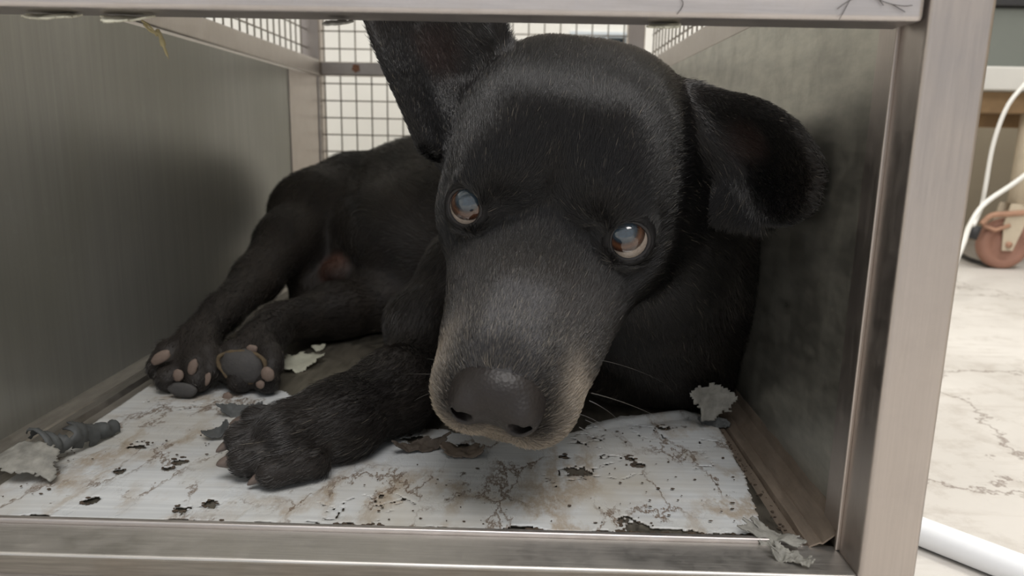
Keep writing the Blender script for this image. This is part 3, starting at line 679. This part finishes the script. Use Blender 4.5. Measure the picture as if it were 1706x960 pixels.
for s, e in zip((-1, 1), EYES):
    bm = bmesh.new(); bmesh.ops.create_uvsphere(bm, u_segments=40, v_segments=28, radius=ER)
    for v in bm.verts:                                        # corneal bulge
        t_ = v.co.z/ER
        if t_ > 0.80: v.co *= 1+0.09*smooth(np.array(t_), .80, .95)
    me = bpy.data.meshes.new('eye'); bm.to_mesh(me); bm.free(); me.shade_smooth(); me.materials.append(M['eye'])
    o = bpy.data.objects.new('eye', me); COL.objects.link(o); o.parent = dog; tocam = (Vector((0, 0, H))-e).normalized()
    gaze = (tocam+UP*.33-RIGHT*(.24 if s < 0 else .10)).normalized(); o.rotation_mode = 'QUATERNION'; o.rotation_quaternion = gaze.to_track_quat('Z', 'Y'); o.location = e-dog.location
    tag(o, 'right eye, cloudy blue pupil in an amber iris' if s < 0 else 'left eye, cloudy blue pupil with white showing below')
    d_ = (HX*s*.28+HZ*.80+HY*.42).normalized(); ax = (HX-d_*HX.dot(d_)).normalized(); ay = d_.cross(ax); pts = []
    for k in range(37):
        a = 2*math.pi*k/36; pts.append(e+d_*(.0070)+ax*.0102*math.cos(a)+ay*.0098*math.sin(a))
    bm = bmesh.new(); tube(bm, pts, .0014, 8, False); bm_obj('eyelid', bm, M['lid'], dog, True)

# nose leather
nf = Field((-.026, -.024, -.022), (.026, .022, .020), 0.0008)
nf.ell((0, .001, -.004), (.0205, .0155, .0150), None, .003)
for s in (-1, 1):
    nf.ell((s*.0115, -.002, .001), (.0095, .0110, .0125), None, .003)
    nf.cone((s*.0085, -.0035, .016), (s*.0150, -.0020, .006), .0028, .0036, .0015, True)
    nf.cone((s*.0150, -.0020, .010), (s*.0205, -.0075, -.002), .0020, .0012, .0012, True)
nf.cone((0, .002, .0135), (0, -.018, .006), .0012, .0014, .002, True)
VN, QN = nf.mesh(); VN = VN*1.07
NC = HL(0, -.0300, .0985); ang = math.radians(-8); RX = np.array([[1, 0, 0], [0, math.cos(ang), -math.sin(ang)], [0, math.sin(ang), math.cos(ang)]])
VNw = (VN@RX.T)@HR.T+np.array(NC)
def nose_mat():
    t = NT('grey black nose leather'); v = t.coord(); vo = t.n('ShaderNodeTexVoronoi'); vo.inputs['Scale'].default_value = 620; t.l(v, vo.inputs['Vector']); n = t.noise(v, 90, 4, .6)
    t.set(Base_Color=t.mix(n.outputs[0], (.012, .010, .010), (.022, .018, .016)), Roughness=0.46); t.bump(vo.outputs['Distance'], 0.35, 0.0005); return t.m
M['nose'] = nose_mat(); M['nose'].node_tree.nodes['Principled BSDF'].inputs['Specular IOR Level'].default_value = 0.38; np_mesh('nose', VNw, QN, M['nose'], dog)

# claws and pads
M['claw'] = plain('brown grey claw', (.13, .10, .085), 0.45, nscale=200, var=.3); M['pad'] = plain('grey paw pad', (.055, .052, .050), 0.7, nscale=160, var=.3, bump=.4, bscale=500)
M['pad_pink'] = plain('pinkish paw pad', (.17, .125, .10), 0.7, nscale=160, var=.3, bump=.4, bscale=500)
for p, d_, L_, r in CLAWS:
    bm = bmesh.new(); pts = [p+d_*(L_*t_)+Vector((0, 0, -.0022*t_*t_)) for t_ in (0, .25, .5, .75, .92, 1)]; tube(bm, pts, [r, r*.98, r*.85, r*.6, r*.35, r*.1], 10); bm_obj('claw', bm, M['claw'], dog, True)
def pad(px, py, Y, rx, ry, mat, tilt=0.0, label=None):
    c = P(px, py, Y); bm = bmesh.new(); bmesh.ops.create_icosphere(bm, subdivisions=3, radius=1.0)
    ca, sa = math.cos(tilt), math.sin(tilt); nn = (Vector((0, 0, H))-c).normalized()
    for v in bm.verts:
        q = v.co.copy(); f = 1+.12*(vnoise(np.array([q.x*2]), np.array([q.y*2+q.z]), 1.5, int(px))[0]-.5)*2
        a = q.x*rx*f; b = q.y*ry*f; v.co = c+RIGHT*(a*ca-b*sa)+UP*(a*sa+b*ca)+nn*q.z*min(rx, ry)*.55
    o = bm_obj('paw_pad', bm, mat, dog, True)
    if label: tag(o, label)
pad(405, 611, .5135, .0165, .0125, M['pad'], -.3, 'large grey pad of the lower hind paw')
pad(420, 582, .527, .0045, .0035, M['pad_pink']); pad(446, 624, .5040, .0048, .0055, M['pad_pink'], .3); pad(434, 641, .504, .0034, .0030, M['pad_pink']); pad(379, 663, .506, .0040, .0040, M['pad_pink'])
pad(268, 596, .5125, .0080, .0042, M['pad_pink'], .5); pad(297, 626, .5035, .0040, .0045, M['pad_pink']); pad(321, 612, .5055, .0036, .0060, M['pad_pink'], -.3); pad(345, 632, .5075, .0026, .0050, M['pad_pink'], -.3); pad(305, 650, .5015, .0110, .0055, M['pad'], -.1)

bm = bmesh.new(); c = P(404, 612, .5130); tube(bm, [c+RIGHT*(.0168*math.cos(a+.2)*(1+.10*math.sin(3*a)))+UP*(.0128*math.sin(a)*(1+.12*math.cos(2*a))) for a in np.linspace(0, 2*math.pi, 40)], [.0012+.0007*abs(math.sin(k*.9)) for k in range(40)], 6, False)
tag(bm_obj('pad_rim', bm, plain('yellow brown callus', (.10, .072, .04), .9, nscale=300, var=.6, bump=.6, bscale=600), dog, True), 'crusty yellow brown rim round the large pad')

# coat
me = body.data; nv = len(me.vertices); co = np.empty(nv*3, np.float32); me.vertices.foreach_get('co', co); co = co.reshape(-1, 3).astype(float); no = np.empty(nv*3, np.float32)
me.vertex_normals.foreach_get('vector', no); no = no.reshape(-1, 3).astype(float)
Qv = np.empty(len(me.polygons)*4, np.int32); me.loops.foreach_get('vertex_index', Qv); Qv = Qv.reshape(-1, 4); base = np.array(dog.location)
c4 = co[Qv]; area_ = .5*np.linalg.norm(np.cross(c4[:, 2]-c4[:, 0], c4[:, 3]-c4[:, 1]), axis=1); cen = c4.mean(1)+base; ln = to_local(cen)
headm = smooth(-np.linalg.norm(ln*[1, 1, .7], axis=1), -.135, -.11); camv = np.array([0, 0, H])-cen; dcam = np.linalg.norm(camv, axis=1); nrm = no[Qv].mean(1)
facing = (nrm*camv).sum(1)/dcam
dens = (0.35+1.9*headm)*np.clip((.5/dcam)**2, .3, 3)*np.where(facing < -.35, .25, 1.0)
for e in EYES: dens[np.linalg.norm(cen-(np.array(e)), axis=1) < .0152] = 0
dens[(np.linalg.norm(cen-np.array(NC), axis=1) < .0175)] = 0
dens[cen[:, 2] < ZF+.002] = 0
dens[(cen[:, 0] > XR-.004) | (cen[:, 0] < XL+.004)] = 0
w_ = area_*dens; NH = 480000; pick = RNG.choice(len(w_), NH, p=w_/w_.sum()); u = RNG.random((NH, 2)); uu, vv = u[:, 0:1], u[:, 1:2]
p4 = c4[pick]; n4 = no[Qv[pick]]
def bil(a): return a[:, 0]*(1-uu)*(1-vv)+a[:, 1]*uu*(1-vv)+a[:, 2]*uu*vv+a[:, 3]*(1-uu)*vv
root = bil(p4); nn = bil(n4); nn /= np.linalg.norm(nn, axis=1)[:, None]+1e-9; rw = root+base
best = np.full(NH, 9.0); flow = np.zeros((NH, 3)); kind = np.zeros(NH, int); kinds = {'body': 0, 'neck': 0, 'leg': 1, 'paw': 2, 'muzzle': 3, 'head': 4, 'ear': 5}
rad = {'body': .085, 'neck': .07, 'leg': .03, 'paw': .012, 'muzzle': .03, 'head': .055, 'ear': .010}
for a, b, f, part in FLOW:
    ab = b-a; t = np.clip(((rw-a)@ab)/(ab@ab), 0, 1); d = np.linalg.norm(rw-a-t[:, None]*ab, axis=1)-rad[part]
    wgt = np.exp(-np.maximum(d, -.02)/.010); flow += f*wgt[:, None]; m = d < best; best[m] = d[m]; kind[m] = kinds[part]
flow /= np.linalg.norm(flow, axis=1)[:, None]+1e-12
flow += (fbm(rw[:, 0]+rw[:, 2]*.7, rw[:, 1]-rw[:, 2]*.5, 22, 77, 3)[:, None]*np.array([1.1, .4, .9]))+RNG.normal(0, .14, (NH, 3))
tan = flow-nn*(flow*nn).sum(1)[:, None]; tan /= np.linalg.norm(tan, axis=1)[:, None]+1e-9
Ls = np.array([.0100, .0072, .0036, .0046, .0066, .0036])[kind]*RNG.uniform(.65, 1.25, NH); lift = np.array([.30, .30, .32, .42, .30, .45])[kind]*RNG.uniform(.5, 1.5, NH)
S = np.array([0, .35, .7, 1.0]); pts = root[:, None]+Ls[:, None, None]*(tan[:, None]*(S[None, :, None])+nn[:, None]*(lift[:, None, None]*(S*1.25-S*S*.55)[None, :, None]))-nn[:, None]*.0004
pts[:, :, 2] = np.maximum(pts[:, :, 2], .0004)
hc = coat_colour(rw); hc *= RNG.uniform(.55, 1.5, (NH, 1))*(.55+1.1*np.clip(fbm(rw[:, 0]*1.0, rw[:, 2]+rw[:, 1]*.6, 55, 41, 3)+.5, 0, 1))[:, None]; hl = to_local(rw)
grey = (RNG.random(NH) <   .018+.12*smooth(hl[:, 2], .04, .08)*(kind == 3)); hc[grey] = hc[grey]*.4+np.array([.20, .175, .14])*RNG.uniform(.3, 1.0, (int(grey.sum()), 1))
mats = NT('black dog coat'); a = mats.n('ShaderNodeAttribute', attribute_name='coat'); mats.set(Base_Color=a.outputs['Color'], Roughness=0.30); mats.b.inputs['Specular IOR Level'].default_value = 0.75
M['fur'] = mats.m
def curves_obj(name, pts, radii, cols, mat, parent):
    n, k = pts.shape[:2]; cu = bpy.data.hair_curves.new(name); cu.add_curves([k]*n)
    cu.attributes['position'].data.foreach_set('vector', pts.astype(np.float32).ravel())
    r = cu.attributes.get('radius') or cu.attributes.new('radius', 'FLOAT', 'POINT'); r.data.foreach_set('value', radii.astype(np.float32).ravel())
    c = cu.attributes.new('coat', 'FLOAT_COLOR', 'CURVE'); c.data.foreach_set('color', np.concatenate([cols, np.ones((n, 1))], 1).astype(np.float32).ravel())
    cu.materials.append(mat); o = bpy.data.objects.new(name, cu); COL.objects.link(o); o.parent = parent; return o
fur = curves_obj('fur', pts, np.tile(np.array([.00013, .00011, .00008, .00003]), (NH, 1)), hc, M['fur'], dog); tag(fur, kind='stuff')
# whiskers
WH = [((985, 655, .322), (1040, 668, .325), (1090, 692, .33), .12), ((982, 668, .322), (1010, 680, .32), (1030, 700, .32), .05), ((965, 712, .322), (985, 722, .32), (1008, 738, .318), .02),
      ((975, 700, .322), (995, 708, .32), (1010, 716, .318), .02), ((742, 605, .34), (728, 600, .345), (712, 598, .35), .14), ((738, 625, .34), (700, 622, .35), (660, 624, .37), .09), ((738, 650, .34), (710, 655, .345), (690, 668, .35), .08),
      ((1000, 600, .345), (1060, 612, .35), (1110, 640, .36), .03), ((965, 690, .322), (985, 696, .32), (1000, 706, .318), .03)]
wp = []; 
for a, b, c, g in WH:
    A, B, C = P(*a), P(*b), P(*c); wp.append([(A*(1-t)**2+B*2*t*(1-t)*1.0+C*t*t)[:] for t in np.linspace(0, 1, 8)])
wp = np.array(wp)-base; tag(curves_obj('whiskers', wp, np.tile(np.linspace(.00017, .00004, 8), (len(WH), 1)), np.array([[g*.5, g*.47, g*.42] for *_, g in WH]), M['fur'], dog), kind='stuff')

# ------------------------------------------------------------------ bits stuck on the top rail
def strand(bm, pts, r): tube(bm, spline([P(*p) for p in pts], 6), r, 5)
bm = bmesh.new()
for s in (((1418, -4, .2992), (1408, 15, .2992), (1398, 33, .2992)), ((1450, -6, .2992), (1482, 6, .2992), (1506, 10, .2992), (1520, 9, .2992)), ((1484, 6, .2992), (1498, 14, .2992), (1508, 20, .2992)), ((1395, 15, .2992), (1410, 4, .2992), (1430, -6, .2992)), ((1128, 24, .2992), (1138, 8, .2992), (1134, -4, .2992)), ((1462, -4, .2992), (1468, 4, .2992), (1472, 9, .2992))): strand(bm, s, .00014)
o = bm_obj('loose_hairs', bm, plain('black hair', (.03, .022, .02), .5, bump=0)); centre(o); tag(o, 'few loose black hairs stuck on the right end of the top rail', 'hair', kind='stuff')
straw = plain('dry yellow straw', (.36, .31, .17), .8, nscale=200, var=.4)
bm = bmesh.new(); tube(bm, spline([P(262, 50, .319), P(268, 62, .318), P(273, 78, .318), P(281, 98, .318)], 6), [.0009]*8+[.0012]*4+[.0006]*5+[.00015]*2, 6); strand(bm, ((240, 40, .318), (252, 52, .318), (266, 56, .318)), .0006); strand(bm, ((236, 34, .318), (250, 44, .318), (262, 60, .318)), .0005)
o = bm_obj('straw', bm, straw, None, True); centre(o); tag(o, 'wisp of dry straw hanging below the top rail at upper left', 'straw')
peel = plain('peeled pale film', (.55, .54, .44), .7, nscale=200, var=.3, bump=.5)
def film(px, py, wpx, hpx, seed, label, mat=peel):
    o = ragged('film_remnant', P(px, py, .3085)+Vector((0, 0, -.0004)), (1, 0, 0.02), (0, 1, 0.25), wpx*.31/F_PX/2, .0065, mat, None, seed, .05, .5, s=.0006, bumpz=.0012)
    for v in o.data.vertices: v.co.z = min(v.co.z, H+.0455)
    centre(o); tag(o, label, 'film')
film(95, 24, 92, 14, 3, 'pale peeled film remnant under the left end of the top rail'); film(205, 29, 90, 10, 5, 'thin crumpled film remnant beside the hanging straw')
film(1105, 40, 50, 8, 9, 'small pale film remnant under the top rail above the dog'); film(560, 34, 50, 6, 13, 'grey curled film bit under the rail over the dog ear', M['scrap'])

# ------------------------------------------------------------------ outside, to the right
cart = empty('cart', (1.15, 1.50, 0), 'white steel cart with brown board underside and rusty casters, beyond the right post', 'cart')
yc = 1.42
box('frame_rail', 0.80, 1.75, yc, yc+0.04, H+0.100, H+0.142, M['white_frame'], cart, .003)
box('frame_rail', 0.80, 0.84, yc+.04, yc+0.36, H+0.100, H+0.142, M['white_frame'], cart, .003)
box('board', 0.84, 1.75, yc+0.02, yc+0.36, H+0.060, H+0.098, M['wood'], cart, .002)
box('board', 0.84, 1.75, yc+0.10, yc+0.13, H+0.035, H+0.060, M['wood'], cart, .002)
box('side_panel', 0.81, 1.75, yc+0.01, yc+0.03, H+0.142, H+0.245, M['greygreen'], cart, .002)
box('top_rail', 0.80, 1.75, yc, yc+0.36, H+0.247, H+0.262, M['dark'], cart, .002)
def caster(cx, y, r=.050):
    c = tag(empty('caster', (cx-cart.location.x, y-cart.location.y, 0)), 'rusty swivel caster with a brown wheel'); c.parent = cart
    bm = bmesh.new(); prof = [(0.0, .012), (.010, .013), (.016, .010), (.030, .008), (.033, .012), (.044, .0125), (.0485, .010), (.050, .004)]; prof = [(a*r/.05, b) for a, b in prof]; ring = prof+[(a, -b) for a, b in prof[::-1]]; n = 36; rows = []
    for k in range(n):
        a = 2*math.pi*k/n; rows.append([bm.verts.new((cx+q*math.cos(a), y+w_2, r+q*math.sin(a))) for q, w_2 in ring])
    for k in range(n):
        for j in range(len(ring)-1):
            try: bm.faces.new((rows[k][j], rows[k][j+1], rows[(k+1) % n][j+1], rows[(k+1) % n][j]))
            except Exception: pass
    bmesh.ops.remove_doubles(bm, verts=bm.verts[:], dist=1e-5); o = bm_obj('wheel', bm, M['tyre'], c, True)
    bm = bmesh.new()
    for s in (-1, 1):
        v = [bm.verts.new((cx+a, y+s*.017, z)) for a, z in ((-.010, r-.012), (.010, r-.012), (.034, 2*r+.012), (.045, 2*r+.030), (-.005, 2*r+.030), (-.014, 2*r-.01))]; f = bm.faces.new(v); ex = bmesh.ops.extrude_face_region(bm, geom=[f])
        for q in ex['geom']:
            if isinstance(q, bmesh.types.BMVert): q.co.y += .003
    bm_obj('fork', bm, M['cream'], c)
    bm = bmesh.new(); tube(bm, [(cx, y-.022, r), (cx, y+.022, r)], .006, 12); bm_obj('axle', bm, M['rust'], c, True)
    bm = bmesh.new(); tube(bm, spline([(cx-.055, y-.012, 2*r-.012), (cx-.040, y-.016, 2*r+.006), (cx-.010, y-.018, 2*r+.010), (cx+.03, y-.018, 2*r+.014), (cx+.06, y-.018, 2*r+.020)], 5), .0055, 8); tube(bm, [(cx-.052, y-.012, 2*r-.014), (cx-.030, y-.018, 2*r-.022), (cx-.004, y-.019, 2*r-.012)], .004, 8); bm_obj('mount_arm', bm, M['rust'], c, True)
    bm = bmesh.new(); tube(bm, [(cx-.062, y-.012, 2*r-.016), (cx-.070, y-.014, 2*r-.040)], .009, 10); bm_obj('brake_pedal', bm, M['dark'], c, True)
    bm = bmesh.new(); bmesh.ops.create_cone(bm, cap_ends=True, segments=20, radius1=.020, radius2=.020, depth=H+.100-(2*r+.03))
    for v in bm.verts: v.co += Vector((cx+.02, y, (H+.100+2*r+.03)/2))
    bm_obj('stem', bm, M['cream'], c, True)
cc = P(1672, 396, 1.47); caster(cc.x, 1.47); caster(1.62, 1.47)
bm = bmesh.new(); tube(bm, spline([P(1712, 135, 1.36), P(1678, 178, 1.36), P(1655, 240, 1.36), P(1642, 310, 1.36), P(1635, 345, 1.36), P(1622, 375, 1.30)], 10), .0036, 10); tube(bm, spline([P(1730, 275, 1.36), P(1690, 305, 1.36), P(1640, 340, 1.34), P(1616, 375, 1.30), P(1605, 405, 1.22), P(1590, 440, 1.15)], 10), .0044, 10)
o = bm_obj('cable', bm, M['cord'], None, True); centre(o); tag(o, 'white cable looping down in front of the rusty caster', 'cable')
bm = bmesh.new(); a = P(1500, 858, .44); b = P(1720, 968, .44); a.z = b.z = .0095
aa = P(1535, 884, 1); bb = P(1706, 958, 1)
def onfloor(px, py, z=0.009):
    d = P(px, py, 1.0)-Vector((0, 0, H)); t = (z-H)/d.z; return Vector((d.x*t, d.y*t, z))
a = onfloor(1535, 886); b = onfloor(1706, 952); dr = (b-a).normalized(); tube(bm, [a-dr*.45, a, b, b+dr*.5], .0088, 24)
o = bm_obj('pipe', bm, M['pipe'], None, True); centre(o); tag(o, 'white plastic pipe lying on the concrete floor below the right post', 'pipe')
bm = bmesh.new(); tube(bm, spline([onfloor(1602, 425, .004), onfloor(1615, 432, .005), onfloor(1630, 437, .004), onfloor(1648, 442, .004)], 6), .0045, 8)
o = bm_obj('rubber_strap', bm, M['dark'], None, True); centre(o); tag(o, 'short black strap on the floor beside the rusty caster', 'strap')
